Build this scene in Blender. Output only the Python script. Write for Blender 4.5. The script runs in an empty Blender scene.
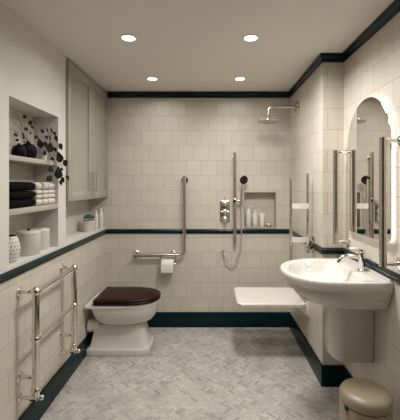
import bpy, bmesh, math, random
from mathutils import Vector, Matrix, Quaternion, noise
random.seed(7)
PI = math.pi
scene = bpy.context.scene
COL = scene.collection

# ------------------------------------------------------------------ constants (metres)
CAMZ = 1.43
F = 339.0
XL, YB, XS, XR, YP = -1.05, 3.39, 0.79, 0.941, 2.40      # left wall, back wall, shower wall, right wall, pier face
YF = -1.5                                                 # wall behind the camera
ZC = 2.35
DADO0, DADO1 = 0.93, 0.98
T = 0.15                                                  # tile size

def at(px, py, d):
    return Vector(((px-211)*d/F, d, CAMZ-(py-184)*d/F))
def atx(px, py, X):
    return at(px, py, X*F/(px-211))

# ------------------------------------------------------------------ materials
def mat(name, col, rough=0.5, metal=0.0, spec=0.5, coat=0.0, bump=0.0, bscale=200.0, vary=0.0, vscale=6.0, transm=0.0, ior=1.5):
    m = bpy.data.materials.new(name); m.use_nodes = True
    nt = m.node_tree; b = nt.nodes['Principled BSDF']
    b.inputs['Base Color'].default_value = (*col, 1)
    b.inputs['Roughness'].default_value = rough
    b.inputs['Metallic'].default_value = metal
    b.inputs['Specular IOR Level'].default_value = spec
    b.inputs['Coat Weight'].default_value = coat
    b.inputs['Coat Roughness'].default_value = 0.06
    b.inputs['Transmission Weight'].default_value = transm
    b.inputs['IOR'].default_value = ior
    tc = nt.nodes.new('ShaderNodeTexCoord')
    if vary > 0:
        n = nt.nodes.new('ShaderNodeTexNoise'); n.inputs['Scale'].default_value = vscale; n.inputs['Detail'].default_value = 4
        nt.links.new(tc.outputs['Object'], n.inputs['Vector'])
        mx = nt.nodes.new('ShaderNodeMix'); mx.data_type = 'RGBA'
        mx.inputs[6].default_value = (*[c*(1-vary) for c in col], 1)
        mx.inputs[7].default_value = (*[min(1, c*(1+vary)) for c in col], 1)
        nt.links.new(n.outputs['Fac'], mx.inputs[0]); nt.links.new(mx.outputs[2], b.inputs['Base Color'])
    if bump > 0:
        n2 = nt.nodes.new('ShaderNodeTexNoise'); n2.inputs['Scale'].default_value = bscale; n2.inputs['Detail'].default_value = 3
        nt.links.new(tc.outputs['Object'], n2.inputs['Vector'])
        bp = nt.nodes.new('ShaderNodeBump'); bp.inputs['Strength'].default_value = bump; bp.inputs['Distance'].default_value = 0.004
        nt.links.new(n2.outputs['Fac'], bp.inputs['Height']); nt.links.new(bp.outputs['Normal'], b.inputs['Normal'])
    return m

def tile_mat(name, c1, c2, grout, w, h, mortar, rough, offset=0.5, bumpd=0.0015, grough=0.8, coat=0.0, wave=0.25, spec=.5):
    """square glazed tiles; UV is in metres"""
    m = bpy.data.materials.new(name); m.use_nodes = True
    nt = m.node_tree; b = nt.nodes['Principled BSDF']
    uv = nt.nodes.new('ShaderNodeUVMap'); uv.uv_map = 'UVMap'
    br = nt.nodes.new('ShaderNodeTexBrick')
    br.offset = offset; br.offset_frequency = 2; br.squash = 1.0
    br.inputs['Scale'].default_value = 1.0
    br.inputs['Brick Width'].default_value = w; br.inputs['Row Height'].default_value = h
    br.inputs['Mortar Size'].default_value = mortar; br.inputs['Mortar Smooth'].default_value = 0.3
    br.inputs['Bias'].default_value = 0.0
    br.inputs['Color1'].default_value = (*c1, 1); br.inputs['Color2'].default_value = (*c2, 1); br.inputs['Mortar'].default_value = (*grout, 1)
    nt.links.new(uv.outputs['UV'], br.inputs['Vector'])
    nz = nt.nodes.new('ShaderNodeTexNoise'); nz.inputs['Scale'].default_value = 9.0; nz.inputs['Detail'].default_value = 3
    nt.links.new(uv.outputs['UV'], nz.inputs['Vector'])
    mx = nt.nodes.new('ShaderNodeMix'); mx.data_type = 'RGBA'; mx.blend_type = 'MULTIPLY'; mx.inputs[0].default_value = 1.0
    rp = nt.nodes.new('ShaderNodeMapRange'); rp.inputs['To Min'].default_value = 0.94; rp.inputs['To Max'].default_value = 1.05
    nt.links.new(nz.outputs['Fac'], rp.inputs['Value'])
    nt.links.new(br.outputs['Color'], mx.inputs[6]); nt.links.new(rp.outputs['Result'], mx.inputs[7])
    nt.links.new(mx.outputs[2], b.inputs['Base Color'])
    rr = nt.nodes.new('ShaderNodeMapRange'); rr.inputs['To Min'].default_value = rough; rr.inputs['To Max'].default_value = grough
    nt.links.new(br.outputs['Fac'], rr.inputs['Value']); nt.links.new(rr.outputs['Result'], b.inputs['Roughness'])
    inv = nt.nodes.new('ShaderNodeMath'); inv.operation = 'SUBTRACT'; inv.inputs[0].default_value = 1.0
    nt.links.new(br.outputs['Fac'], inv.inputs[1])
    ad = nt.nodes.new('ShaderNodeMath'); ad.operation = 'MULTIPLY_ADD'; ad.inputs[1].default_value = wave
    nt.links.new(nz.outputs['Fac'], ad.inputs[0]); nt.links.new(inv.outputs[0], ad.inputs[2])
    bp = nt.nodes.new('ShaderNodeBump'); bp.inputs['Strength'].default_value = 0.6; bp.inputs['Distance'].default_value = bumpd
    nt.links.new(ad.outputs[0], bp.inputs['Height']); nt.links.new(bp.outputs['Normal'], b.inputs['Normal'])
    b.inputs['Coat Weight'].default_value = coat
    b.inputs['Specular IOR Level'].default_value = spec
    return m

M = {}
M['tile'] = tile_mat('cream glazed wall tile', (.645,.590,.508), (.600,.546,.468), (.410,.355,.280), T, T, 0.0016, 0.28)
M['green'] = tile_mat('dark teal glazed trim tile', (.0012,.0150,.0165), (.0020,.0210,.0225), (.012,.024,.024), T, .075, 0.0012, 0.22, offset=0.0, wave=.4, spec=.18)
M['greentrim'] = tile_mat('dark teal moulding tile', (.0012,.0150,.0165), (.0020,.0210,.0225), (.010,.020,.020), T, 10.0, 0.0012, 0.2, offset=0.0, wave=.3, spec=.24)
M['paint'] = mat('warm greige wall paint', (.680,.645,.595), 0.6, bump=.04, bscale=400, vary=.02)
M['ceil'] = mat('ceiling paint', (.800,.755,.695), 0.8, bump=.03, bscale=300)
M['cab'] = mat('grey green cabinet paint', (.385,.355,.295), 0.42, vary=.02)
M['shelf'] = mat('shelf paint', (.450,.405,.345), 0.5)
M['ceramic'] = mat('white vitreous china', (.67,.635,.58), 0.10, coat=.4)
M['white'] = mat('white glazed stoneware', (.62,.58,.52), 0.4, vary=.03)
M['plastic'] = mat('white plastic', (.74,.70,.64), 0.35)
M['chrome'] = mat('polished nickel', (.80,.76,.70), 0.10, metal=1)
M['steel'] = mat('brushed steel', (.62,.58,.52), 0.26, metal=1)
M['dark'] = mat('black rubber', (.006,.006,.006), 0.45)
M['blackglaze'] = mat('matt black glaze', (.005,.0045,.0045), 0.45, spec=.10)
M['bin'] = mat('olive beige painted steel', (.310,.250,.165), 0.38)
M['leaf'] = mat('dark variegated leaf', (.0065,.0072,.0045), 0.6, spec=.12, vary=.9, vscale=45)
M['leafdry'] = mat('dusty sprig leaf', (.030,.027,.019), 0.7, spec=.1, vary=.5, vscale=40)
M['stem'] = mat('green brown stem', (.050,.045,.022), 0.6)
M['succ'] = mat('blue green succulent leaf', (.120,.200,.190), 0.5, vary=.35, vscale=40)
M['soil'] = mat('soil', (.02,.014,.01), 0.9, bump=.6, bscale=120)
M['btowel'] = mat('black terry towel', (.0065,.0055,.005), 0.95, spec=.08, bump=.8, bscale=420)
M['paper'] = mat('toilet paper', (.76,.73,.68), 0.9, bump=.15, bscale=250)
M['card'] = mat('cardboard core', (.36,.27,.18), 0.9)
M['hose'] = mat('shower hose', (.80,.77,.72), 0.40, metal=1, bump=.5, bscale=300)
M['grout'] = mat('floor grout', (.27,.245,.215), 0.8)
M['seatw'] = mat('white moulded seat', (.74,.70,.63), 0.32)

# wood of the toilet seat
m = bpy.data.materials.new('dark mahogany'); m.use_nodes = True
nt = m.node_tree; b = nt.nodes['Principled BSDF']
tc = nt.nodes.new('ShaderNodeTexCoord'); mp = nt.nodes.new('ShaderNodeMapping'); mp.inputs['Scale'].default_value = (3, 40, 10)
nz = nt.nodes.new('ShaderNodeTexNoise'); nz.inputs['Scale'].default_value = 2.2; nz.inputs['Detail'].default_value = 6
cr = nt.nodes.new('ShaderNodeValToRGB'); cr.color_ramp.elements[0].color = (.010,.0025,.0015,1); cr.color_ramp.elements[1].color = (.036,.0075,.004,1)
cr.color_ramp.elements[0].position = .3; cr.color_ramp.elements[1].position = .72
nt.links.new(tc.outputs['Object'], mp.inputs['Vector']); nt.links.new(mp.outputs['Vector'], nz.inputs['Vector'])
nt.links.new(nz.outputs['Fac'], cr.inputs['Fac']); nt.links.new(cr.outputs['Color'], b.inputs['Base Color'])
b.inputs['Specular IOR Level'].default_value = .16; b.inputs['Roughness'].default_value = 0.36; b.inputs['Coat Weight'].default_value = 0.0; b.inputs['Coat Roughness'].default_value = .2
M['wood'] = m

# white towel with narrow dark bands woven across it (object space)
m = bpy.data.materials.new('white striped towel'); m.use_nodes = True
nt = m.node_tree; b = nt.nodes['Principled BSDF']
tc = nt.nodes.new('ShaderNodeTexCoord'); sp = nt.nodes.new('ShaderNodeSeparateXYZ'); nt.links.new(tc.outputs['Object'], sp.inputs[0])
prev = None
for c0, hw in ((-.058,.0045), (.022,.0030), (-.044,.0016)):
    s = nt.nodes.new('ShaderNodeMath'); s.operation = 'COMPARE'; s.inputs[1].default_value = c0; s.inputs[2].default_value = hw
    nt.links.new(sp.outputs['Y'], s.inputs[0])
    if prev is None: prev = s
    else:
        a = nt.nodes.new('ShaderNodeMath'); a.operation = 'MAXIMUM'
        nt.links.new(prev.outputs[0], a.inputs[0]); nt.links.new(s.outputs[0], a.inputs[1]); prev = a
mx = nt.nodes.new('ShaderNodeMix'); mx.data_type = 'RGBA'; mx.inputs[6].default_value = (.68,.62,.55,1); mx.inputs[7].default_value = (.14,.115,.095,1)
nt.links.new(prev.outputs[0], mx.inputs[0]); nt.links.new(mx.outputs[2], b.inputs['Base Color'])
b.inputs['Roughness'].default_value = .95
nz = nt.nodes.new('ShaderNodeTexNoise'); nz.inputs['Scale'].default_value = 400; bp = nt.nodes.new('ShaderNodeBump'); bp.inputs['Strength'].default_value = .7; bp.inputs['Distance'].default_value = .004
nt.links.new(tc.outputs['Object'], nz.inputs['Vector']); nt.links.new(nz.outputs['Fac'], bp.inputs['Height']); nt.links.new(bp.outputs['Normal'], b.inputs['Normal'])
M['wtowel'] = m

# marble mosaic bricks, one colour per brick
m = bpy.data.materials.new('grey marble herringbone'); m.use_nodes = True
nt = m.node_tree; b = nt.nodes['Principled BSDF']
at_ = nt.nodes.new('ShaderNodeAttribute'); at_.attribute_name = 'brick_colour'
tc = nt.nodes.new('ShaderNodeTexCoord'); nz = nt.nodes.new('ShaderNodeTexNoise'); nz.inputs['Scale'].default_value = 35; nz.inputs['Detail'].default_value = 5
nt.links.new(tc.outputs['Object'], nz.inputs['Vector'])
rp = nt.nodes.new('ShaderNodeMapRange'); rp.inputs['To Min'].default_value = .84; rp.inputs['To Max'].default_value = 1.14; nt.links.new(nz.outputs['Fac'], rp.inputs['Value'])
mx = nt.nodes.new('ShaderNodeMix'); mx.data_type = 'RGBA'; mx.blend_type = 'MULTIPLY'; mx.inputs[0].default_value = 1
nt.links.new(at_.outputs['Color'], mx.inputs[6]); nt.links.new(rp.outputs['Result'], mx.inputs[7]); nt.links.new(mx.outputs[2], b.inputs['Base Color'])
b.inputs['Roughness'].default_value = .42
M['marble'] = m

# mirror, lamp emission, mirror light
m = mat('silvered mirror', (.86,.85,.82), 0.0, metal=1); M['mirror'] = m
def emit(name, col, s):
    m = bpy.data.materials.new(name); m.use_nodes = True
    b = m.node_tree.nodes['Principled BSDF']; b.inputs['Base Color'].default_value = (.9,.9,.9,1)
    b.inputs['Emission Color'].default_value = (*col, 1); b.inputs['Emission Strength'].default_value = s
    return m
M['lamp'] = emit('lit lamp diffuser', (1,.95,.88), 6.0)
M['led'] = emit('warm LED strip', (1,.90,.78), 1.5)

# white vase with dark round perforations
m = mat('perforated white ceramic', (.70,.66,.60), .35); nt = m.node_tree; b = nt.nodes['Principled BSDF']
uv = nt.nodes.new('ShaderNodeUVMap'); uv.uv_map = 'UVMap'
mp = nt.nodes.new('ShaderNodeMapping'); mp.inputs['Scale'].default_value = (17, 7, 1)
nt.links.new(uv.outputs['UV'], mp.inputs['Vector'])
sp = nt.nodes.new('ShaderNodeSeparateXYZ'); nt.links.new(mp.outputs['Vector'], sp.inputs[0])
def mth(op, a, b_=None, c=None):
    n = nt.nodes.new('ShaderNodeMath'); n.operation = op
    for i, v in enumerate((a, b_, c)):
        if v is None: continue
        if isinstance(v, (int, float)): n.inputs[i].default_value = v
        else: nt.links.new(v, n.inputs[i])
    return n.outputs[0]
row = mth('FLOOR', sp.outputs['Y']); odd = mth('MODULO', row, 2.0)
uu = mth('SUBTRACT', mth('FRACT', mth('MULTIPLY_ADD', odd, .5, sp.outputs['X'])), .5)
vv = mth('SUBTRACT', mth('FRACT', sp.outputs['Y']), .5)
d2 = mth('SQRT', mth('ADD', mth('MULTIPLY', uu, uu), mth('MULTIPLY', vv, vv)))
hole = mth('LESS_THAN', d2, .17)
mx = nt.nodes.new('ShaderNodeMix'); mx.data_type = 'RGBA'; mx.inputs[6].default_value = (.68,.64,.58,1); mx.inputs[7].default_value = (.03,.026,.022,1)
nt.links.new(hole, mx.inputs[0]); nt.links.new(mx.outputs[2], b.inputs['Base Color'])
M['perf'] = m

# ------------------------------------------------------------------ mesh helpers
def obj(name, bm, material, parent=None, smooth=True, loc=None, label=None, autosmooth=True):
    me = bpy.data.meshes.new(name)
    bmesh.ops.recalc_face_normals(bm, faces=bm.faces[:])
    bm.to_mesh(me); bm.free()
    if isinstance(material, (list, tuple)):
        for mm in material: me.materials.append(mm)
    else: me.materials.append(material)
    if smooth:
        for p in me.polygons: p.use_smooth = True
        if autosmooth: me.set_sharp_from_angle(angle=math.radians(38))
    o = bpy.data.objects.new(name, me); COL.objects.link(o)
    if parent: o.parent = parent
    if loc is not None: o.location = loc
    if label: o['label'] = label
    return o
def thing(name, label, cat, loc=(0,0,0), rz=0.0, group=None):
    o = bpy.data.objects.new(name, None); COL.objects.link(o); o.empty_display_size = .05
    o.location = loc; o.rotation_euler = (0,0,rz); o['label'] = label; o['category'] = cat
    if group: o['group'] = group
    return o
def tag(o, label, cat, group=None):
    o['label'] = label; o['category'] = cat
    if group: o['group'] = group
    return o
def copy_thing(o, loc=None, label=None):
    c = o.copy(); COL.objects.link(c)
    def rec(src, dst):
        for ch in [x for x in bpy.data.objects if x.parent == src]:
            k = ch.copy(); COL.objects.link(k); k.parent = dst; rec(ch, k)
    rec(o, c)
    if loc is not None: c.location = loc
    if label: c['label'] = label
    return c

def box(bm, a, b, bev=0.0, seg=2):
    a = Vector(a); b = Vector(b)
    lo = Vector((min(a.x,b.x), min(a.y,b.y), min(a.z,b.z))); hi = Vector((max(a.x,b.x), max(a.y,b.y), max(a.z,b.z)))
    r = bmesh.ops.create_cube(bm, size=1.0)
    vs = r['verts']
    for v in vs: v.co = Vector(((v.co.x+.5)*(hi.x-lo.x)+lo.x, (v.co.y+.5)*(hi.y-lo.y)+lo.y, (v.co.z+.5)*(hi.z-lo.z)+lo.z))
    if bev > 0:
        es = list({e for v in vs for e in v.link_edges})
        bmesh.ops.bevel(bm, geom=es, offset=bev, segments=seg, profile=.5, affect='EDGES')
    return bm
def fillet(pts, r, n=6):
    pts = [Vector(p) for p in pts]
    if r <= 0: return pts
    out = [pts[0]]
    for i in range(1, len(pts)-1):
        p, a, c = pts[i], pts[i-1], pts[i+1]
        da = (a-p); dc = (c-p); k = min(r, da.length*.49, dc.length*.49)
        s = p + da.normalized()*k; e = p + dc.normalized()*k
        for j in range(n+1):
            t = j/n
            out.append((1-t)**2*s + 2*t*(1-t)*p + t*t*e)
    out.append(pts[-1]); return out
def loft(bm, rings, cap0=True, cap1=True, closed=True):
    R = [[bm.verts.new(p) for p in ring] for ring in rings]
    n = len(R[0])
    for i in range(len(R)-1):
        for j in range(n if closed else n-1):
            k = (j+1) % n
            try: bm.faces.new((R[i][j], R[i][k], R[i+1][k], R[i+1][j]))
            except ValueError: pass
    if cap0: bm.faces.new(R[0][::-1])
    if cap1: bm.faces.new(R[-1])
    return R
def tube(bm, pts, r, seg=14, bend=0.0, bn=6, sx=1.0):
    P = fillet(pts, bend, bn)
    if not isinstance(r, (list, tuple)): r = [r]*len(P)
    rings = []; up = None
    for i, p in enumerate(P):
        t = (P[min(i+1, len(P)-1)] - P[max(i-1, 0)]).normalized()
        if up is None:
            up = Vector((0,0,1)) if abs(t.z) < .9 else Vector((0,1,0))
        s = t.cross(up)
        if s.length < 1e-6: s = t.orthogonal()
        s.normalize(); up = s.cross(t).normalized()
        rings.append([p + (s*math.cos(2*PI*k/seg)*sx + up*math.sin(2*PI*k/seg))*r[i] for k in range(seg)])
    loft(bm, rings); return bm
def lathe(bm, prof, c=(0,0,0), seg=32, axis='Z', cap=True, uv=False):
    """prof: list of (radius, height)"""
    c = Vector(c); rings = []
    for r, h in prof:
        ring = []
        for k in range(seg):
            a = 2*PI*k/seg; x, y = max(r, 1e-5)*math.cos(a), max(r, 1e-5)*math.sin(a)
            v = Vector((x,y,h)) if axis == 'Z' else Vector((h,x,y)) if axis == 'X' else Vector((x,h,y))
            ring.append(c+v)
        rings.append(ring)
    R = loft(bm, rings, cap, cap)
    if uv:
        L = bm.loops.layers.uv.get('UVMap') or bm.loops.layers.uv.new('UVMap'); idx = {}
        for i, ring in enumerate(R):
            for k, v in enumerate(ring): idx[v] = (k/seg, i/(len(R)-1))
        for f in bm.faces:
            us = [idx[l.vert][0] for l in f.loops]
            for l in f.loops:
                u, v = idx[l.vert]
                if max(us)-min(us) > .5 and u < .5: u += 1
                l[L].uv = (u, v)
    return bm
def sphere(bm, c, r, u=16, v=10, sc=(1,1,1)):
    g = bmesh.ops.create_uvsphere(bm, u_segments=u, v_segments=v, radius=r)
    for w in g['verts']: w.co = Vector((w.co.x*sc[0], w.co.y*sc[1], w.co.z*sc[2])) + Vector(c)
    return bm
def dout(x0, x1, w, n=44, sq=2.3, fr=0.55, rc=.012):
    """D-shaped outline: straight back edge at x0 with small corners, rounded front at x1; list of (x, y)"""
    xc = x0 + (x1-x0)*(1-fr); out = []; h = n//2; b = n-h-1
    for k in range(h+1):
        a = -PI/2 + PI*k/h; ca, sa = max(0, math.cos(a)), math.sin(a)
        rr = (ca**sq + abs(sa)**sq)**(-1/sq); out.append((xc + (x1-xc)*ca*rr, w*sa*rr))
    rc = min(rc, w*.95, (xc-x0)*.95)
    # down the far side, round the back, up the near side
    side = 3; cn = 4; mid = b - 2*side - 2*(cn+1)
    for k in range(1, side+1): out.append((xc + (x0+rc-xc)*k/(side+1), w))
    for k in range(cn+1): a = PI/2 + PI/2*k/cn; out.append((x0+rc+rc*math.cos(a), w-rc+rc*math.sin(a)))
    for k in range(1, mid+1): out.append((x0, (w-rc) - 2*(w-rc)*k/(mid+1)))
    for k in range(cn+1): a = PI + PI/2*k/cn; out.append((x0+rc+rc*math.cos(a), -w+rc+rc*math.sin(a)))
    for k in range(side, 0, -1): out.append((xc + (x0+rc-xc)*k/(side+1), -w))
    return out
def rrect(x0, y0, x1, y1, r, n=6):
    out = []
    for cx, cy, a0 in ((x1-r,y1-r,0), (x0+r,y1-r,PI/2), (x0+r,y0+r,PI), (x1-r,y0+r,1.5*PI)):
        for k in range(n+1):
            a = a0 + k/n*PI/2; out.append((cx+r*math.cos(a), cy+r*math.sin(a)))
    return out
def leaf(bm, base, d, nrm, L, W, fold=.25, droop=.2, n=6):
    d = Vector(d).normalized(); nrm = Vector(nrm); s = d.cross(nrm).normalized(); nrm = s.cross(d).normalized(); base = Vector(base)
    prev = None
    for i in range(n+1):
        t = i/n; w = W*.5*math.sin(PI*min(1, t**.75))*(1-.25*t) + .0004
        c = base + d*L*t - nrm*droop*L*t*t
        tri = [bm.verts.new(c + s*w + nrm*w*fold), bm.verts.new(c), bm.verts.new(c - s*w + nrm*w*fold)]
        if prev:
            bm.faces.new((prev[0], prev[1], tri[1], tri[0])); bm.faces.new((prev[1], prev[2], tri[2], tri[1]))
        prev = tri

class Quads:
    """structure mesh of flat rectangles with metric UV and several materials"""
    def __init__(s): s.bm = bmesh.new(); s.uv = s.bm.loops.layers.uv.new('UVMap')
    def q(s, p, du, dv, uv0=(0,0), mi=0):
        p, du, dv = Vector(p), Vector(du), Vector(dv)
        vs = [s.bm.verts.new(x) for x in (p, p+du, p+du+dv, p+dv)]
        f = s.bm.faces.new(vs); f.material_index = mi
        lu, lv = du.length, dv.length
        for l, (a, b) in zip(f.loops, ((0,0), (lu,0), (lu,lv), (0,lv))): l[s.uv].uv = (uv0[0]+a, uv0[1]+b)
        return f
    def build(s, name, mats):
        me = bpy.data.meshes.new(name); s.bm.to_mesh(me); s.bm.free()
        for m_ in mats: me.materials.append(m_)
        o = bpy.data.objects.new(name, me); COL.objects.link(o); o['kind'] = 'structure'; return o

def struct(o): o['kind'] = 'structure'; return o

# ------------------------------------------------------------------ the room
V0L, V0U = .896, 2.265            # row lines below and above the dado
def lowv(z): return z - V0L + 15*T
def upv(z): return z - V0U + 20*T
# back wall with the shower niche
NX0, NX1, NZ0, NZ1, ND = .333, .645, .995, 1.345, .09
w = Quads()
ub = lambda x: x + .922 + 30*T + .075
def backq(x0, x1, z0, z1, low, mi=0):
    w.q((x0,YB,z0), (x1-x0,0,0), (0,0,z1-z0), (ub(x0), lowv(z0) if low else upv(z0)), mi)
backq(-1.235, XS, 0, .955, True)
backq(-1.235, XS, .955, NZ0, False); backq(-1.235, NX0, NZ0, NZ1, False); backq(NX1, XS, NZ0, NZ1, False); backq(-1.235, XS, NZ1, ZC, False)
w.q((NX0,YB+ND,NZ0), (NX1-NX0,0,0), (0,0,NZ1-NZ0), (ub(NX0)+.05, upv(NZ0)+.03))
w.q((NX0,YB,NZ0), (0,ND,0), (0,0,NZ1-NZ0), (.01, upv(NZ0)), 1); w.q((NX1,YB+ND,NZ0), (0,-ND,0), (0,0,NZ1-NZ0), (.01, upv(NZ0)), 1)
w.q((NX0,YB,NZ0), (NX1-NX0,0,0), (0,ND,0), (.01,.01), 1); w.q((NX0,YB+ND,NZ1), (NX1-NX0,0,0), (0,-ND,0), (.01,.01), 1)
w.build('wall_back', [M['tile'], M['shelf']])

# left wall: tiled to the dado, painted above, with two recesses
RD = .17                                     # recess depth
XRc = XL-RD
R1y0, R1y1, R1z1 = 1.762, 2.330, 1.890       # open shelving recess
R2y0 = 2.452                                 # recess under the cabinet, runs to the back wall
LZ = .998                                    # ledge top
w = Quads(); ul = lambda y: y - 2.66 + 40*T
w.q((XL,YF,0), (0,YB-YF,0), (0,0,.955), (ul(YF), lowv(0)), 0)
def lp(y0, y1, z0, z1): w.q((XL,y0,z0), (0,y1-y0,0), (0,0,z1-z0), (y0,z0), 1)
lp(YF, R1y0, .955, ZC); lp(R1y0, R1y1, R1z1, ZC); lp(R1y1, R2y0, .955, ZC); lp(R1y0, R1y1, .955, LZ); lp(R2y0, YB, .955, LZ)
w.q((XRc,R1y0,LZ), (0,R1y1-R1y0,0), (0,0,R1z1-LZ), (ul(R1y0)+.03, upv(LZ)), 0)
w.q((XL,R1y0,LZ), (-RD,0,0), (0,0,R1z1-LZ), (0,0), 1); w.q((XRc,R1y1,LZ), (RD,0,0), (0,0,R1z1-LZ), (0,0), 1)
w.q((XL,R1y0,LZ), (0,R1y1-R1y0,0), (-RD,0,0), (0,0), 1); w.q((XRc,R1y0,R1z1), (0,R1y1-R1y0,0), (RD,0,0), (0,0), 1)
w.q((XRc,R2y0,LZ), (0,YB-R2y0,0), (0,0,ZC-LZ), (0,0), 1); w.q((XL,R2y0,LZ), (-RD,0,0), (0,0,ZC-LZ), (0,0), 1)
w.q((XL,R2y0,LZ), (0,YB-R2y0,0), (-RD,0,0), (0,0), 1)
w.build('wall_left', [M['tile'], M['paint']])

# right wall: shower part, pier face, basin part
w = Quads()
for z0, z1, f in ((0,.955,lowv), (.955,ZC,upv)): w.q((XS,YB,z0), (0,YP-YB,0), (0,0,z1-z0), (30*T, f(z0)), 0)
for z0, z1, f in ((0,.955,lowv), (.955,ZC,upv)):
    w.q((XS,YP,z0), (XR-XS,0,0), (0,0,z1-z0), (30*T-.035, f(z0)), 0)
w.q((XR,YP,0), (0,YB-YP,0), (0,0,ZC), (0,0), 0); w.q((XR,YB,0), (XS-XR,0,0), (0,0,ZC), (0,0), 0)
w.q((XS,YP,ZC), (XR-XS,0,0), (0,YB-YP,0), (0,0), 0); w.q((XS,YB,0), (XR-XS,0,0), (0,YP-YB,0), (0,0), 0)
w.build('wall_shower', [M['tile']])
w = Quads()
for z0, z1, f in ((0,.955,lowv), (.955,ZC,upv)):
    w.q((XR,YP,z0), (0,YF-YP,0), (0,0,z1-z0), (40*T + (2.274-YP) + .075, f(z0)), 0)
w.build('wall_right', [M['tile']])
w = Quads()
w.q((XL,YF,0), (XR-XL,0,0), (0,0,ZC), (0,0), 0)
w.build('wall_front', [mat('invented dark tone of unseen wall', (.10,.088,.074), 0.6)])  # unseen wall; dark colour invented to deepen reflections and dim near surfaces
w = Quads()
w.q((-1.235,YF,ZC), (XR+1.235,0,0), (0,YB-YF+.1,0), (0,0), 0)
w.build('ceiling', [M['ceil']])

# floor: herringbone mosaic laid at 45 degrees over grout
bm = bmesh.new(); cl = bm.loops.layers.float_color.new('brick_colour')
def fq(vs, mi, c):
    f = bm.faces.new([bm.verts.new(v) for v in vs]); f.material_index = mi
    for l in f.loops: l[cl] = (*c, 1)
fq([(-1.06,YF,0), (.95,YF,0), (.95,YB+.01,0), (-1.06,YB+.01,0)], 0, (.4,.4,.4))
W_, K_ = .0180, 3.0; g = .0008; ca = math.cos(PI/4)
for i in range(-310, 310):
    for j in range(-70, 70):
        ox, oy = i + K_*j, i - K_*j
        for (x0, y0, x1, y1) in ((0,0,K_,1), (0,1,1,1+K_)):
            cx, cy = (ox+(x0+x1)/2)*W_, (oy+(y0+y1)/2)*W_
            X, Y = (cx+cy)*ca, (cx-cy)*ca
            X, Y = X, Y + .9
            if not (-1.05 < X < .94 and .9 < Y < YB): continue
            if X > .80 and Y > YP: continue
            tone = (1 + .22*noise.noise(Vector((X*6.5, Y*6.5, 3.1)))) * random.choice((.60,.57,.54,.52,.55,.50,.46,.58,.61,.53,.56,.40)) * random.uniform(.93,1.06) * .95
            c = (tone, tone*.93, tone*.845)
            pts = []
            for (a, b_) in ((x0,y0), (x1,y0), (x1,y1), (x0,y1)):
                qx = (ox+a)*W_ + (g if a == x0 else -g); qy = (oy+b_)*W_ + (g if b_ == y0 else -g)
                pts.append(((qx+qy)*ca, (qx-qy)*ca + .9, .0012))
            fq(pts[::-1], 1, c)
me = bpy.data.meshes.new('floor'); bm.to_mesh(me); bm.free(); me.materials.append(M['grout']); me.materials.append(M['marble'])
o = bpy.data.objects.new('floor', me); COL.objects.link(o); struct(o)

# skirting, dado and cornice mouldings swept along the walls, mitred at the corners
PATH = [(XL,YF), (XL,YB), (XS,YB), (XS,YP), (XR,YP), (XR,YF)]
def moulding(name, prof, i0, i1, material, voff=0.0):
    bm = bmesh.new(); L = bm.loops.layers.uv.new('UVMap'); rings = []; us = []
    P = [Vector(p) for p in PATH]; u = 0
    for i in range(i0, i1+1):
        def nr(a, b): d = (b-a).normalized(); return Vector((d.y, -d.x))
        n1 = nr(P[i-1], P[i]) if i > 0 else None; n2 = nr(P[i], P[i+1]) if i < len(P)-1 else None
        if n1 is None or n2 is None: mvec = n1 or n2
        else: mvec = (n1+n2)/(1+n1.dot(n2))
        if i > i0: u += (P[i]-P[i-1]).length
        rings.append([bm.verts.new((P[i].x+mvec.x*o_, P[i].y+mvec.y*o_, z)) for o_, z in prof]); us.append(u)
    for i in range(len(rings)-1):
        for j in range(len(prof)-1):
            f = bm.faces.new((rings[i][j], rings[i+1][j], rings[i+1][j+1], rings[i][j+1]))
            f.smooth = True
            for l, (uu_, jj) in zip(f.loops, ((us[i],j), (us[i+1],j), (us[i+1],j+1), (us[i],j+1))): l[L].uv = (uu_+.04, prof[jj][1]-voff)
    me = bpy.data.meshes.new(name); bm.to_mesh(me); bm.free(); me.materials.append(material); me.set_sharp_from_angle(angle=math.radians(35))
    o = bpy.data.objects.new(name, me); COL.objects.link(o); return struct(o)
SK = [(.012,0), (.012,.144), (.010,.149), (0,.150)]
moulding('baseboard_left', SK, 0, 1, M['green']); moulding('baseboard_back', SK, 1, 2, M['green']); moulding('baseboard_right', SK, 2, 5, M['green'])
DA = [(0,.935), (.008,.935), (.008,.948), (.010,.950)] + [(.010+.009*math.sin(PI*t/10), .950+.026*t/10) for t in range(1, 10)] + [(.010,.976), (.008,.980), (0,.980)]
moulding('trim_1', DA, 0, 5, M['greentrim'])
CO = [(0,2.290), (.010,2.290), (.014,2.296), (.014,2.318), (.020,2.324), (.022,2.335), (.022,2.35), (0,2.35)]
moulding('trim_2', CO, 1, 5, M['greentrim'])
# slim cream lining around the shower niche
bm = bmesh.new()
for a, b_ in (((NX0-.007,YB-.004,NZ1), (NX1+.007,YB+.006,NZ1+.007)), ((NX0-.007,YB-.004,NZ0), (NX0,YB+.006,NZ1)), ((NX1,YB-.004,NZ0), (NX1+.007,YB+.006,NZ1)), ((NX0-.007,YB-.004,NZ0-.010), (NX1+.007,YB+.006,NZ0))):
    box(bm, a, b_, .001, 1)
struct(obj('trim_3', bm, M['shelf'], smooth=False))

# ------------------------------------------------------------------ shelves and cabinet in the left wall
for nm, z, th, lab in (('alcove_shelf', 1.583, .028, 'upper painted shelf in the wall alcove, carrying black gourd vases'), ('alcove_shelf', 1.295, .032, 'lower painted shelf in the wall alcove, carrying folded towels')):
    bm = bmesh.new(); box(bm, (XRc+.001, R1y0+.001, z-th), (XL-.001, R1y1-.001, z), .002)
    tag(obj(nm, bm, M['shelf']), lab, 'shelf')

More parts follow.
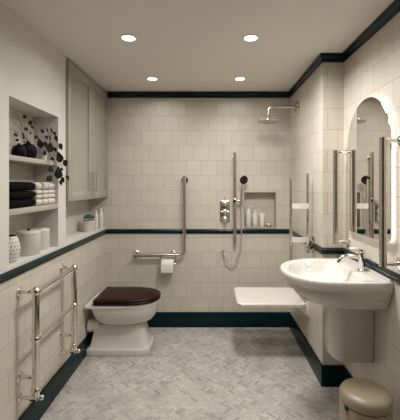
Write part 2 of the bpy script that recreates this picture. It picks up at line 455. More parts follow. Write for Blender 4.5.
CB0, CB1 = 1.30, 2.348
cab = thing('wall_cabinet', 'grey-green two-door shaker wall cabinet built in above the ledge', 'cabinet', (XL, R2y0, CB0))
H = CB1-CB0; Wd = YB-.002-R2y0; dm = 2.932-R2y0
bm = bmesh.new(); box(bm, (-RD+.002,.002,0), (-.004,Wd,H), .001)
obj('carcass', bm, M['cab'], cab)
def shaker(y0, y1, z0, z1, handle_y):
    bm = bmesh.new(); fx = .020
    st = .070
    # frame of four rails with a recessed panel
    box(bm, (-.003,y0,z0), (fx,y0+st,z1), .0015); box(bm, (-.003,y1-st,z0), (fx,y1,z1), .0015)
    box(bm, (-.003,y0+st,z0), (fx,y1-st,z0+st), .0015); box(bm, (-.003,y0+st,z1-st), (fx,y1-st,z1), .0015)
    d = obj('door', bm, M['cab'], cab)
    bm = bmesh.new(); box(bm, (-.003,y0+st,z0+st), (fx-.010,y1-st,z1-st)); obj('panel', bm, M['cab'], d, smooth=False)
    bm = bmesh.new(); za, zb = 1.365-CB0, 1.535-CB0
    tube(bm, [(fx-.002,handle_y,za+.012), (fx+.026,handle_y,za+.012)], .0045, 10); tube(bm, [(fx-.002,handle_y,zb-.012), (fx+.026,handle_y,zb-.012)], .0045, 10)
    tube(bm, [(fx+.028,handle_y,za), (fx+.028,handle_y,zb)], .0058, 12)
    obj('handle', bm, M['chrome'], d, label='polished vertical bar handle')
shaker(.004, dm-.002, .002, H-.022, dm-.036); shaker(dm+.002, Wd-.003, .002, H-.022, dm+.036)

# ------------------------------------------------------------------ things on the shelves
def gourd(loc, r, h, label):
    t = thing('gourd_vase', label, 'vase', loc, group='black gourd vases')
    bm = bmesh.new(); n = 48; rings = []
    prof = [(.45,0), (.80,.06), (.98,.28), (1.0,.46), (.90,.66), (.66,.81), (.36,.88), (.24,.90)]
    for pr, ph in prof:
        rings.append([Vector((math.cos(2*PI*k/n)*r*pr*(1-.055*abs(math.cos(4*2*PI*k/n))*(pr > .5)), math.sin(2*PI*k/n)*r*pr*(1-.055*abs(math.cos(4*2*PI*k/n))*(pr > .5)), ph*h)) for k in range(n)])
    loft(bm, rings, True, False); obj('body', bm, M['blackglaze'], t)
    bm = bmesh.new(); lathe(bm, [(.24*r,.89*h), (.20*r,.94*h), (.22*r,1.0*h), (.17*r,1.0*h), (.15*r,.92*h), (.15*r,.90*h)], seg=20); obj('neck', bm, M['blackglaze'], t)
    return t
SZ1, SZ2 = 1.583, 1.295
gourd((-1.135,2.005,SZ1), .042, .088, 'small squat black gourd vase at the left on the upper alcove shelf')
gourd((-1.135,2.105,SZ1), .050, .112, 'larger black gourd vase with neck, beside the white pot on the upper shelf')

# dry sprig standing in the larger gourd
vb = Vector((-1.135,2.105,SZ1+.112))
t = thing('leaf_sprig', 'wispy sprig of round leaves rising behind the black gourd vases', 'plant', vb)
sb = bmesh.new(); lb = bmesh.new()
stems = [[(0,0,-.006), (-.01,-.02,.06), (-.03,-.05,.13), (-.03,-.085,.165)], [(0,0,-.006), (-.02,-.05,.03), (-.04,-.11,.06), (-.04,-.16,.055)], [(0,0,-.006), (-.015,-.03,.05), (-.03,-.075,.09), (-.035,-.105,.10)]]
for s_ in stems: tube(sb, s_, .0012, 6, .03)
for px, py, L, rot in ((15.5,135,.042,0), (22.5,134.5,.040,2.6), (17,140,.034,.5), (24,142,.030,3.4), (23.5,137.5,.026,1.2), (26,129,.046,.3), (24.4,116.5,.042,.6), (29.8,122.5,.046,.9), (33,112,.030,1.4), (30,133,.026,2.2)):
    p = atx(px, py, -1.165) - vb
    leaf(lb, p - Vector((0,.5*L*math.cos(rot),.5*L*math.sin(rot))), (.15,math.cos(rot),math.sin(rot)), (1,-.5,.25), L, L*.62, .12, .08)
obj('stems', sb, M['stem'], t); obj('leaves', lb, M['leafdry'], t, label='dusty dark round leaves')

# trailing plant in a white pot
pl = Vector((-1.115,2.245,SZ1))
t = thing('trailing_plant', 'dark-leaved trailing houseplant in a white pot spilling over the upper alcove shelf', 'plant', pl)
bm = bmesh.new(); lathe(bm, [(.022,0), (.026,.004), (.031,.085), (.0315,.088), (.028,.088), (.027,.078), (.001,.078)], seg=28); obj('pot', bm, M['white'], t, label='small white pot')
sb = bmesh.new(); lb = bmesh.new()
def Q(px, py, X): return atx(px, py, X) - pl
vines = [[(0,0,.07), Q(45,140,-1.10), Q(50,131,-1.07), Q(56,141,-1.03), Q(61.5,148,-1.02)],
         [(0,0,.07), Q(44,146,-1.09), Q(50,147,-1.05), Q(55,157,-1.02), Q(59,157,-1.02), Q(66,165,-1.02)],
         [(0,0,.07), Q(47,150,-1.07), Q(52,158,-1.025), Q(55,166,-1.02), Q(58.5,173,-1.02), Q(62,183,-1.02)],
         [(0,0,.07), Q(42,144,-1.10), Q(38,137,-1.09), Q(34,128,-1.10)],
         [Q(55,166,-1.02), Q(51,169,-1.02), Q(48.5,180,-1.02)], [Q(58.5,173,-1.02), Q(63,175,-1.02), Q(68,179,-1.02)]]
for s_ in vines: tube(sb, s_, .0013, 6, .03)
rnd = random.Random(3)
for px, py, X, L, rot in ((33,127,-1.10,.046,.35), (43,131.5,-1.09,.046,-.1), (48,130.5,-1.08,.048,.1), (52,130.5,-1.06,.050,.2), (36.5,137,-1.09,.040,.5), (50.5,138.5,-1.06,.052,-.2), (47,137,-1.07,.042,.3), (40,143,-1.10,.058,1.7), (50,147,-1.05,.068,1.3), (45,152.5,-1.06,.046,.9), (56.5,139,-1.03,.045,-.9), (61,147,-1.02,.050,-.8), (53,159,-1.02,.042,-.1), (59.5,157,-1.02,.070,1.9), (65.5,163.5,-1.02,.055,-.8), (51,169,-1.02,.050,.9), (58.5,172.5,-1.02,.076,1.5), (50,178,-1.02,.050,.85), (63,180,-1.02,.042,-1.2), (68,178,-1.02,.046,-.7), (61,183,-1.02,.036,-1.4), (55,134,-1.05,.036,-.5), (46,145,-1.07,.042,-1.0), (55.5,150,-1.03,.034,-1.2), (62,169,-1.02,.036,.6)):
    p = Q(px, py, X); d = Vector((rnd.uniform(-.1,.3), math.cos(rot), math.sin(rot)))
    L *= 1.15; leaf(lb, p - d*L*.5, d, (1,-.9+rnd.uniform(-.2,.2),.2+rnd.uniform(-.2,.2)), L, L*(.74 if L > .055 else .56), .18, .15)
obj('stems', sb, M['stem'], t); obj('leaves', lb, M['leaf'], t)

# folded towels
def towel_mesh(Ly, D, h, seed, folds=2):
    r = random.Random(seed); bm = bmesh.new(); ny = 14; rings = []
    prof = []
    lay = h/folds
    # side profile (x, z): rounded folds towards the room (+x), square at the back
    for f in range(folds):
        z0 = f*lay
        for k in range(7):
            a = -PI/2 + PI*k/6
            prof.append((D/2 - lay*.5 + lay*.5*math.cos(a)*1.0, z0 + lay/2 + lay*.49*math.sin(a)))
    top = [(D*.2,h), (-D*.2,h), (-D/2+.01,h*.97), (-D/2,h*.8)]
    bot = [(-D/2,h*.15), (-D/2+.01,0), (-D*.2,0), (D*.2,0)]
    ring = bot + prof + top
    ph = r.uniform(0,6)
    for i in range(ny+1):
        y = -Ly/2 + Ly*i/ny; e = min(i, ny-i)
        sh = 1.0 if e > 1 else (.985 if e == 1 else .94)
        rings.append([Vector((x*sh + .0015*math.sin(ph+9*y/Ly), y, h/2+(z-h/2)*(sh if e < 1 else 1.0) + (.0012*math.sin(ph*2+7*y/Ly) if z > h*.9 else 0))) for x, z in ring])
    loft(bm, rings); return bm
def stack(names, y, Ly, hs, material, labels, grp, folds):
    z = SZ2 + .0005
    for i, (h, lab) in enumerate(zip(hs, labels)):
        o = obj('folded_towel', towel_mesh(Ly, .150, h, 11*i+int(Ly*100), folds[i]), material, smooth=True, loc=(-1.135, y, z), autosmooth=False)
        tag(o, lab, 'towel', grp); z += h
stack('t', 1.925, .275, (.049,.046,.052), M['btowel'], ('black folded towel at the bottom of the dark stack on the lower shelf', 'black folded towel in the middle of the dark stack on the lower shelf', 'black folded towel on top of the dark stack on the lower shelf'), 'stack of black towels', (1,1,1))
stack('t', 2.195, .240, (.042,.028,.026,.050), M['wtowel'], ('white striped towel at the bottom of the pale stack on the lower shelf', 'thin white striped towel lying second from bottom in the pale stack', 'thin white striped towel lying second from top in the pale stack', 'white striped towel on top of the pale stack on the lower shelf'), 'stack of white striped towels', (1,1,1,1))

# canisters, vase, succulent, bottles on the ledge
def canister(loc, r, h, label, knob):
    t = thing('lidded_canister', label, 'canister', loc, group='white canisters on the ledge')
    bm = bmesh.new(); lathe(bm, [(r*.94,0), (r,.006), (r,h*.86), (r*.985,h*.865)], seg=40); obj('body', bm, M['white'], t)
    bm = bmesh.new(); lathe(bm, [(r*.985,h*.868), (r*1.01,h*.875), (r*1.01,h*.93), (r*.95,h*.98), (r*.8,h), (.001,h)], seg=40); l = obj('lid', bm, M['white'], t)
    if knob: bm = bmesh.new(); sphere(bm, (0,0,h+.006), .008, sc=(1,1,.9)); obj('knob', bm, M['blackglaze'], l, label='small dark knob')
canister((-1.122,2.085,LZ), .067, .146, 'larger white lidded canister on the alcove ledge, next to the perforated vase', True)
canister((-1.135,2.250,LZ), .058, .138, 'smaller white canister on the alcove ledge, farther from the perforated vase', False)
t = thing('perforated_vase', 'white round vase pierced with small dark dots on the alcove ledge', 'vase', (-1.118,1.885,LZ))
bm = bmesh.new(); pr = []
for k in range(17):
    a = k/16; pr.append((.022+.030*math.sin(PI*(.12+.80*a))**.75, .004+.138*a))
lathe(bm, [(.026,0)]+pr, seg=40, uv=True, cap=True); obj('body', bm, M['perf'], t)
bm = bmesh.new(); lathe(bm, [(.030,.1415), (.031,.147), (.024,.147), (.022,.143), (.001,.1425)], seg=28); obj('rim', bm, M['blackglaze'], t, label='dark mouth of the vase')

sp_ = Vector((-1.112,3.085,LZ))
t = thing('potted_succulent', 'blue-green succulent in a white pot on the ledge under the cabinet', 'plant', sp_)
bm = bmesh.new(); lathe(bm, [(.043,0), (.046,.003), (.055,.088), (.058,.089), (.058,.102), (.053,.102), (.051,.092), (.001,.092)], seg=36); obj('pot', bm, M['white'], t, label='tapered white pot with rim')
bm = bmesh.new(); lathe(bm, [(.051,.093), (.02,.097), (.001,.098)], seg=24); obj('soil', bm, M['soil'], t, label='dark soil')
bm = bmesh.new(); rnd = random.Random(5)
for hx, hy, s_ in ((0,0,1.0), (.030,.008,.8), (-.028,.012,.8), (.004,-.030,.8), (.006,.034,.75), (-.02,-.022,.65), (.026,-.022,.65)):
    for rg, (nn, el, ln) in enumerate(((7,.25,.042), (6,.7,.042), (5,1.15,.036))):
        for k in range(nn):
            a = 2*PI*k/nn + rg*.4 + hx*50; d = Vector((math.cos(a)*math.cos(el), math.sin(a)*math.cos(el), math.sin(el)))
            b0 = Vector((hx,hy,.098+.030*s_)); L = ln*s_
            s2 = d.cross(Vector((0,0,1))).normalized(); u2 = s2.cross(d)
            rings = []
            for tt, ww in ((0,.25), (.35,.85), (.65,1.0), (.88,.6), (1.0,.06)):
                c = b0 + d*L*tt; wv = L*.18*ww
                rings.append([c + s2*wv*math.cos(q*PI/3) + u2*wv*.45*math.sin(q*PI/3) for q in range(6)])
            loft(bm, rings)
obj('rosettes', bm, M['succ'], t, label='clustered blue-green fleshy leaves')

def lotion(loc, r, h, label, grp, kind, rz=0):
    t = thing('lotion_bottle', label, 'bottle', loc, rz, grp)
    bm = bmesh.new(); lathe(bm, [(r*.9,0), (r,.004), (r,h*.72), (r*.86,h*.79), (r*.5,h*.82), (r*.42,h*.83)], seg=28); obj('body', bm, M['plastic'], t)
    bm = bmesh.new()
    if kind == 'pump':
        lathe(bm, [(r*.55,h*.825), (r*.55,h*.90), (r*.25,h*.905), (r*.22,h*.955), (r*.50,h*.96), (r*.50,h), (.001,h)], seg=20)
        tube(bm, [(0,0,h*.978), (-r*1.3,0,h*.975)], r*.20, 8); obj('pump', bm, M['plastic'], t)
    else:
        lathe(bm, [(r*.52,h*.825), (r*.55,h*.83), (r*.52,h*.99), (r*.45,h), (.001,h)], seg=20); obj('cap', bm, M['plastic'], t)
lotion((-1.098,3.235,LZ), .022, .180, 'white bottle next to the succulent on the ledge', 'white bottles on the ledge', 'cap')
lotion((-1.080,3.325,LZ), .023, .195, 'white pump bottle in the corner of the ledge, farther from the succulent', 'white bottles on the ledge', 'cap')

# ------------------------------------------------------------------ towel radiator on the left wall
tr = thing('towel_radiator', 'polished nickel ball-jointed towel radiator on the left wall', 'radiator', (XL,1.854,0))
yl = 2.373-1.854; xo = .092; R_ = .019
for y in (0, yl):
    bm = bmesh.new(); tube(bm, [(xo,y,.27), (xo,y,.842)], R_, 18); obj('upright', bm, M['chrome'], tr)
for z in (.842, .582, .300):
    bm = bmesh.new(); tube(bm, [(xo,0,z), (xo,yl,z)], .0115, 16); obj('rail', bm, M['chrome'], tr)
    for y in (0, yl):
        bm = bmesh.new(); sphere(bm, (xo,y,z), .0255, 20, 14)
        s_ = 1 if y == 0 else -1
        lathe(bm, [(.0115,.020), (.018,.022), (.018,.036), (.0115,.038)], (xo,y,z), 18, 'Y') if s_ > 0 else lathe(bm, [(.0115,-.038), (.018,-.036), (.018,-.022), (.0115,-.020)], (xo,y,z), 18, 'Y')
        obj('ball_joint', bm, M['chrome'], tr)
for y in (0, yl):
    for z in (.842, .374):
        bm = bmesh.new()
        lathe(bm, [(.030,.000), (.030,.005), (.024,.010), (.014,.016), (.011,.040), (.013,.055), (.010,.060), (.010,xo-.008)], (0,y,z), 22, 'X'); obj('wall_bracket', bm, M['chrome'], tr)
for y, s_ in ((0,-1), (yl,1)):
    bm = bmesh.new(); zz = .262
    lathe(bm, [(.024,0), (.024,.006), (.011,.012), (.011,.060), (.017,.064), (.017,.100), (.012,.104)], (0,y,zz), 18, 'X')
    tube(bm, [(xo,y,zz), (xo,y,.285)], .013, 14)
    v = obj('valve', bm, M['chrome'], tr)
    bm = bmesh.new(); lathe(bm, [(.009,.104), (.013,.107), (.014,.126), (.011,.132), (.001,.133)], (0,y,zz), 18, 'X'); obj('valve_wheel', bm, M['chrome'], v)

# ------------------------------------------------------------------ toilet
tw = thing('toilet', 'white back-to-wall toilet with closed dark wooden lid', 'toilet', (XL+.0125,2.955,0))
def ring(x0, x1, wd, z, sq=2.3, fr=.55, n=44, rc=.012): return [Vector((x, y, z)) for x, y in dout(x0, x1, wd, n, sq, fr, rc)]
bm = bmesh.new()
loft(bm, [ring(.002,.522,.150,.0015,6,.4), ring(.0,.525,.152,.008,6,.4), ring(.0,.525,.152,.048,6,.4), ring(.003,.521,.148,.056,6,.4), ring(.014,.512,.138,.060,5,.4), ring(.022,.505,.130,.074,5,.4), ring(.034,.496,.121,.110,4.5,.42), ring(.044,.486,.112,.160,4.2,.45), ring(.050,.476,.104,.210,3.8,.45), ring(.050,.470,.100,.245,3.5,.45)])
obj('pedestal', bm, M['ceramic'], tw)
bm = bmesh.new()
outer = [ring(.150,.440,.090,.2455,2.2,rc=.07), ring(.115,.490,.120,.251,2.2,rc=.08), ring(.085,.528,.145,.270,2.2,rc=.08), ring(.064,.556,.164,.305,2.2,rc=.08), ring(.050,.574,.176,.345,2.2,rc=.07), ring(.042,.584,.182,.395,2.2,rc=.05), ring(.040,.586,.183,.406,2.2,rc=.04), ring(.0,.590,.188,.410,2.2), ring(-.001,.591,.189,.426,2.2), ring(.004,.588,.185,.432,2.2)]
inner = [ring(.14,.545,.140,.432,2.1,rc=.1), ring(.16,.535,.130,.400,2.1,rc=.1), ring(.20,.48,.090,.300,2.1,rc=.08), ring(.25,.42,.05,.255,2.1,rc=.04)]
loft(bm, outer+inner); obj('bowl', bm, M['ceramic'], tw)
bm = bmesh.new(); lathe(bm, [(.050,-.012+.0125), (.056,.004), (.056,.030), (.048,.040), (.044,.100)], (0,-.075,.232), 26, 'X'); obj('outlet', bm, M['ceramic'], tw)
# seat ring and lid
bm = bmesh.new(); n = 44
so = [ring(.075,.592,.188,.4345,2.15), ring(.070,.597,.193,.441,2.15), ring(.070,.597,.193,.449,2.15), ring(.075,.592,.189,.454,2.15)]
si = [ring(.17,.53,.125,.454,2.1,rc=.1), ring(.17,.53,.125,.4345,2.1,rc=.1)]
R = loft(bm, so+si, False, False)
for j in range(n): bm.faces.new((R[-1][j], R[-1][(j+1)%n], R[0][(j+1)%n], R[0][j]))
obj('seat', bm, M['wood'], tw)
bm = bmesh.new()
loft(bm, [ring(.078,.588,.184,.456,2.15), ring(.071,.596,.192,.459,2.15), ring(.069,.598,.194,.464,2.15), ring(.069,.598,.194,.472,2.15), ring(.074,.592,.189,.478,2.15), ring(.084,.582,.179,.481,2.15), ring(.12,.55,.140,.484,2.15,rc=.03), ring(.20,.45,.06,.486,2.15,rc=.02)])
obj('lid', bm, M['wood'], tw, label='dark mahogany closed lid')
for y in (-.075, .075):
    bm = bmesh.new(); lathe(bm, [(.014,.433), (.014,.440), (.009,.446), (.009,.460)], (.052,y,0), 16); tube(bm, [(.052,y,.455), (.085,y,.458)], .007, 10); obj('hinge', bm, M['chrome'], tw)

# ------------------------------------------------------------------ L-shaped grab rail and paper roll on the back wall
yr = YB-.060
def flange(bm, x, z, r=.038, reach=.06, stem=.012):
    lathe(bm, [(r,0), (r,-.005), (r*.9,-.009), (stem,-.010), (stem,-reach)], (x,YB,z), 26, 'Y')
gr = thing('grab_rail', 'L-shaped brushed steel grab rail on the back wall above the toilet', 'grab rail', (-.262,YB,.73))
bm = bmesh.new(); tube(bm, [(0,-.06,.778), (0,-.06,0), (-.497,-.06,0)], .0165, 18, .06, 8); 
obj('bar', bm, M['steel'], gr)
for x, z in ((0,.74), (-.497+.012,-.0), (-.112,.0)):
    bm = bmesh.new(); lathe(bm, [(.036,0), (.036,-.005), (.032,-.009), (.013,-.010), (.013,-.055)], (x,0,z), 26, 'Y'); obj('wall_flange', bm, M['chrome'], gr)
zr = .634
th = thing('toilet_roll_holder', 'small steel paper holder hung under the L-shaped grab rail', 'roll holder', (-.425,yr,.73))
bm = bmesh.new()
for x in (-.076, .076): tube(bm, [(x,0,-.019), (x,.0,zr-.73+.006)], .005, 10)
tube(bm, [(-.076,0,-.022), (.076,0,-.022)], .005, 10)
obj('bracket', bm, M['steel'], th)
bm = bmesh.new(); tube(bm, [(-.078,0,zr-.73+.0118), (.078,0,zr-.73+.0118)], .007, 12); obj('spindle', bm, M['chrome'], th)
pr_ = thing('toilet_roll', 'white toilet paper roll hanging under the grab rail', 'toilet roll', (-.425,yr,zr))
bm = bmesh.new(); R = []
prof = [(.021,-.060), (.054,-.060), (.056,-.057), (.056,.057), (.054,.060), (.021,.060)]
lathe(bm, prof, (0,0,0), 36, 'X', cap=False); obj('paper', bm, M['paper'], pr_)
bm = bmesh.new(); lathe(bm, [(.0205,-.060), (.0205,.060), (.0190,.060), (.0190,-.060), (.0205,-.060)], (0,0,0), 28, 'X', cap=False); obj('core', bm, M['card'], pr_)
bm = bmesh.new()
vs = [[Vector((x, -.0565*math.cos(a), -.0565*math.sin(a)-dz)) for x in (-.058,.058)] for a, dz in ((-.9,0), (-.5,0), (0,0), (.05,.03), (.05,.058))]
loft(bm, vs, False, False, closed=False); obj('loose_sheet', bm, M['paper'], pr_)

# ------------------------------------------------------------------ shower fittings on the back wall
xr_ = .235
sr = thing('shower_riser_rail', 'tall straight steel shower rail with slider on the back wall', 'shower rail', (xr_,YB,.84))
bm = bmesh.new(); tube(bm, [(0,-.050,0), (0,-.050,.902)], .0165, 18); obj('bar', bm, M['steel'], sr)
for z in (.05, .85):
    bm = bmesh.new(); lathe(bm, [(.024,0), (.024,-.006), (.012,-.010), (.012,-.046)], (0,0,z), 20, 'Y'); obj('wall_flange', bm, M['chrome'], sr)
bm = bmesh.new(); box(bm, (-.022,-.074,.395), (.022,-.028,.450), .006); tube(bm, [(.015,-.058,.423), (.046,-.062,.423)], .010, 12); lathe(bm, [(.0118,.400), (.0175,.402), (.0175,.446), (.0118,.448), (.0118,.400)], (.062,-.064,0), 18, cap=False)
obj('slider', bm, M['chrome'], sr, label='chrome slider and handset cradle')

hs = thing('hand_shower', 'handset with round black face in the slider of the shower rail', 'hand shower', (.297,YB-.064,1.263))
bm = bmesh.new()
tube(bm, [(0,0,-.045), (0,0,.03), (.004,-.006,.11), (.016,-.020,.165)], [.008,.0115,.0115,.0115,.0115,.0115,.0115,.0115,.0115,.0115,.0115,.0115,.0115,.0115,.0115,.010], 14, .04, 6) if False else tube(bm, [(0,0,-.045), (0,0,.03), (.004,-.006,.11), (.016,-.020,.180)], .0112, 14, .04, 6)
obj('handle', bm, M['chrome'], hs)
hd = bmesh.new(); lathe(hd, [(.012,.024), (.030,.018), (.043,.006), (.044,.0)], seg=28)
q = Vector((.35,-.80,-.25)).normalized(); rot = Vector((0,0,-1)).rotation_difference(q).to_matrix().to_4x4()
c0 = Vector((.022,-.036,.206))
bmesh.ops.transform(hd, matrix=Matrix.Translation(c0) @ rot, verts=hd.verts[:]); hb = obj('head', hd, M['chrome'], hs)
hd = bmesh.new(); lathe(hd, [(.0425,.001), (.0425,-.004), (.038,-.008), (.001,-.008)], seg=28)
bmesh.ops.transform(hd, matrix=Matrix.Translation(c0) @ rot, verts=hd.verts[:]); obj('spray_face', hd, M['dark'], hb, label='black spray face')

sh = thing('shower_hose', 'ribbed metal shower hose looping from handset to wall outlet', 'hose', (.122,YB,.762))
bm = bmesh.new()
pts = [(.175,-.064,.452), (.176,-.062,.30), (.176,-.058,.14), (.160,-.055,.02), (.125,-.053,-.080), (.078,-.052,-.118), (.035,-.052,-.085), (.008,-.046,-.025), (0,-.040,0)]
def spline(pts, n=8):
    P = [Vector(p) for p in pts]; out = []
    for i in range(len(P)-1):
        a, b_, c, d = P[max(i-1,0)], P[i], P[i+1], P[min(i+2,len(P)-1)]
        for k in range(n):
            t = k/n; out.append(.5*((2*b_) + (c-a)*t + (2*a-5*b_+4*c-d)*t*t + (3*b_-a-3*c+d)*t**3))
    out.append(P[-1]); return out
sp2 = spline(pts, 18)
tube(bm, sp2, [.0062 if i % 2 else .0074 for i in range(len(sp2))], 12); obj('hose', bm, M['hose'], sh)
bm = bmesh.new(); lathe(bm, [(.016,0), (.016,-.007), (.014,-.012), (.012,-.030), (.012,-.044), (.008,-.046)], (0,0,0), 22, 'Y'); obj('wall_outlet', bm, M['chrome'], sh)

vv_ = thing('shower_valve', 'square-plated chrome shower valve with three handles on the back wall', 'shower valve', (.138,YB,1.158))
bm = bmesh.new(); box(bm, (-.049,-.008,-.108), (.049,0,.108), .003); obj('plate', bm, M['steel'], vv_)
for z, kind in ((.078,'up'), (0,'cross'), (-.073,'down')):
    bm = bmesh.new(); lathe(bm, [(.029,-.007), (.029,-.014), (.020,-.020), (.018,-.048), (.021,-.052), (.021,-.064), (.014,-.070), (.001,-.071)], (0,0,z), 24, 'Y')
    if kind == 'up': tube(bm, [(0,-.058,z), (0,-.058,z+.070)], .0055, 10); tube(bm, [(-.040,-.058,z+.026), (.040,-.058,z+.026)], .005, 10)
    elif kind == 'down': tube(bm, [(0,-.058,z), (0,-.058,z-.080)], .0055, 10); tube(bm, [(-.024,-.058,z), (.024,-.058,z)], .005, 10)
    else: tube(bm, [(-.036,-.058,z), (.036,-.058,z)], .006, 10); tube(bm, [(0,-.058,z-.036), (0,-.058,z+.036)], .006, 10)
    obj('handle', bm, M['chrome'], vv_)

# things in the niche
NZ = NZ0
lotion((.378,YB+.036,NZ), .030, .215, 'tall white pump bottle at the left in the shower niche', 'toiletries in the shower niche', 'pump', 2.6)
lotion((.446,YB+.036,NZ), .027, .172, 'shorter white bottle in the middle of the shower niche', 'toiletries in the shower niche', 'cap')
t = thing('squeeze_tube', 'white squeeze tube standing on its cap in the shower niche', 'tube', (.518,YB+.036,NZ), group='toiletries in the shower niche')
bm = bmesh.new(); lathe(bm, [(.017,0), (.018,.002), (.018,.018), (.016,.0185)], seg=20); obj('cap', bm, M['plastic'], t)
bm = bmesh.new(); loft(bm, [[Vector((math.cos(2*PI*k/24)*a, math.sin(2*PI*k/24)*b_, z)) for k in range(24)] for a, b_, z in ((.019,.019,.0187), (.0205,.020,.030), (.025,.012,.110), (.028,.0035,.134), (.028,.0020,.141))]); obj('body', bm, M['plastic'], t)
t = thing('soap_dish', 'small metal dish with raised knob at the right in the shower niche', 'dish', (.586,YB+.040,NZ))
bm = bmesh.new(); lathe(bm, [(.022,0), (.026,.004), (.034,.016), (.035,.020), (.032,.020), (.022,.008), (.001,.007)], seg=28); obj('dish', bm, M['steel'], t)
bm = bmesh.new(); lathe(bm, [(.024,.0092), (.024,.014), (.010,.018), (.006,.022), (.009,.027), (.006,.033), (.001,.034)], seg=20); obj('knob', bm, M['chrome'], t)

# rain shower on its wall arm
ra = thing('rain_shower', 'round chrome rain shower head on a curved arm from the shower wall', 'shower head', (XS,3.08,2.13))
bm = bmesh.new(); lathe(bm, [(.056,0), (.056,-.014), (.050,-.022), (.020,-.024), (.020,-.040)], (0,0,0), 30, 'X'); obj('wall_flange', bm, M['steel'], ra)
bm = bmesh.new(); tube(bm, [(-.010,0,0), (-.262,0,0), (-.272,0,-.088)], .0138, 16, .07, 8); obj('arm', bm, M['steel'], ra)
bm = bmesh.new(); lathe(bm, [(.013,-.074), (.019,-.080), (.019,-.100), (.024,-.106), (.080,-.118), (.100,-.124), (.102,-.130), (.100,-.136)], (-.272,0,0), 40); hd = obj('head', bm, M['chrome'], ra)
bm = bmesh.new(); lathe(bm, [(.099,-.1365), (.097,-.138), (.001,-.138)], (-.272,0,0), 40)
for rr, nn in ((.02,6), (.04,12), (.06,18), (.08,24)):
    for k in range(nn):
        a = 2*PI*k/nn; lathe(bm, [(.0026,-.138), (.0020,-.1415)], (-.272+rr*math.cos(a), rr*math.sin(a), 0), 6)
obj('spray_plate', bm, M['steel'], hd)

# ------------------------------------------------------------------ fold-down shower seat and its support rail
ss = thing('fold_down_shower_bench', 'white fold-down shower bench hinged on the shower wall', 'bench', (XS,2.885,.475))
bm = bmesh.new(); sy = .215
nx, nyy = 16, 12; G = {}
def seatpt(u, v):
    # u: 0 wall .. 1 outer edge, v: -1..1; rounded outer corners
    x = -.040 - .540*u; y = sy*v
    cr_ = .055; ex = .58-cr_; ey = sy-cr_
    dx, dy = -x-ex, abs(y)-ey
    return x, y
outl = rrect(-.580, -sy, -.040, sy, .045, 8)
def dish(x, y): return -.010*math.cos(min(1, abs(y)/sy)*PI/2)*(1-.4*abs(-x-.31)/.27) + (.006*((-x-.50)/.08) if -x > .50 else 0)
ringsT = []
for s_, dz in ((1.0,-.022), (1.012,-.012), (1.012,.004), (.985,.010)):
    cx, cy = -.31, 0
    ringsT.append([Vector((cx+(x-cx)*s_, y*s_, dz + dish(x, y))) for x, y in outl])
for s_ in (.90,.75,.5,.25,.02):
    ringsT.append([Vector((cx+(x-cx)*s_, y*s_, .011 + dish(cx+(x-cx)*s_, y*s_))) for x, y in outl])
loft(bm, ringsT); obj('bench_top', bm, M['seatw'], ss)
for y in (-.15, .15):
    bm = bmesh.new(); box(bm, (-.012,y-.022,-.115), (0,y+.022,.02), .003)
    loft(bm, [[Vector((-.010,yy,.0)), Vector((-.010,yy,-.095)), Vector((-.030,yy,-.095)), Vector((-.085,yy,-.050)), Vector((-.110,yy,-.0225)), Vector((-.04,yy,-.0225))] for yy in (y-.012, y+.012)])
    obj('hinge_bracket', bm, M['plastic'], ss)

hr = thing('folded_support_rail', 'white and chrome double support rail folded upright against the shower wall', 'support rail', (XS,2.600,.80))
bm = bmesh.new(); box(bm, (-.010,-.030,.03), (0,.030,.23), .003); obj('wall_plate', bm, M['chrome'], hr)
bm = bmesh.new(); tube(bm, [(-.046,0,.10), (-.046,0,.706)], .0125, 16); box(bm, (-.060,-.014,.10), (-.008,.014,.15), .003); obj('inner_tube', bm, M['chrome'], hr)
bm = bmesh.new(); tube(bm, [(-.177,0,-.02), (-.177,0,.668)], .0125, 16); obj('outer_tube', bm, M['chrome'], hr)
for z in (.462, .205):
    bm = bmesh.new()
    pts = [Vector((-.168+.124*k/10, -.012-.010*math.sin(PI*k/10), 0)) for k in range(11)]
    loft(bm, [[p+Vector((0,-.003,z-.020)), p+Vector((0,.003,z-.020)), p+Vector((0,.003,z+.020)), p+Vector((0,-.003,z+.020))] for p in pts]); obj('cross_strap', bm, M['plastic'], hr)

# ------------------------------------------------------------------ basin, tap
YC = 2.035
bs = thing('wash_basin', 'large white D-shaped wash basin on the right wall', 'basin', (XR-.0005,YC,0), PI)
bm = bmesh.new()
rs = lambda x0, x1, wd, z, sq=2.25, fr=.62, rc=.010: ring(x0, x1, wd, z, sq, fr, 64, rc)
outer = [rs(0,.330,.185,.748), rs(0,.370,.215,.752), rs(0,.412,.238,.768), rs(0,.442,.254,.792), rs(0,.458,.263,.816), rs(0,.462,.265,.828), rs(0,.462,.265,.8285), rs(0,.476,.274,.8295), rs(0,.482,.278,.834), rs(0,.485,.280,.866), rs(0,.485,.280,.8665), rs(0,.506,.290,.8675), rs(0,.513,.294,.873), rs(0,.518,.296,.900), rs(0,.517,.295,.914), rs(0,.512,.291,.920), rs(.004,.504,.284,.922), rs(.010,.492,.274,.921), rs(.012,.488,.270,.916)]
inner = [rs(.105,.474,.256,.915,2.2,.6,.06), rs(.112,.468,.250,.910,2.2,.6,.06), rs(.130,.448,.235,.870,2.2,.6,.07), rs(.155,.420,.205,.830,2.1,.6,.08), rs(.19,.38,.15,.806,2.1,.6,.08), rs(.24,.33,.06,.797,2,.6,.03), rs(.265,.305,.022,.795,2,.5,.01)]
loft(bm, outer+inner); obj('bowl', bm, M['ceramic'], bs)
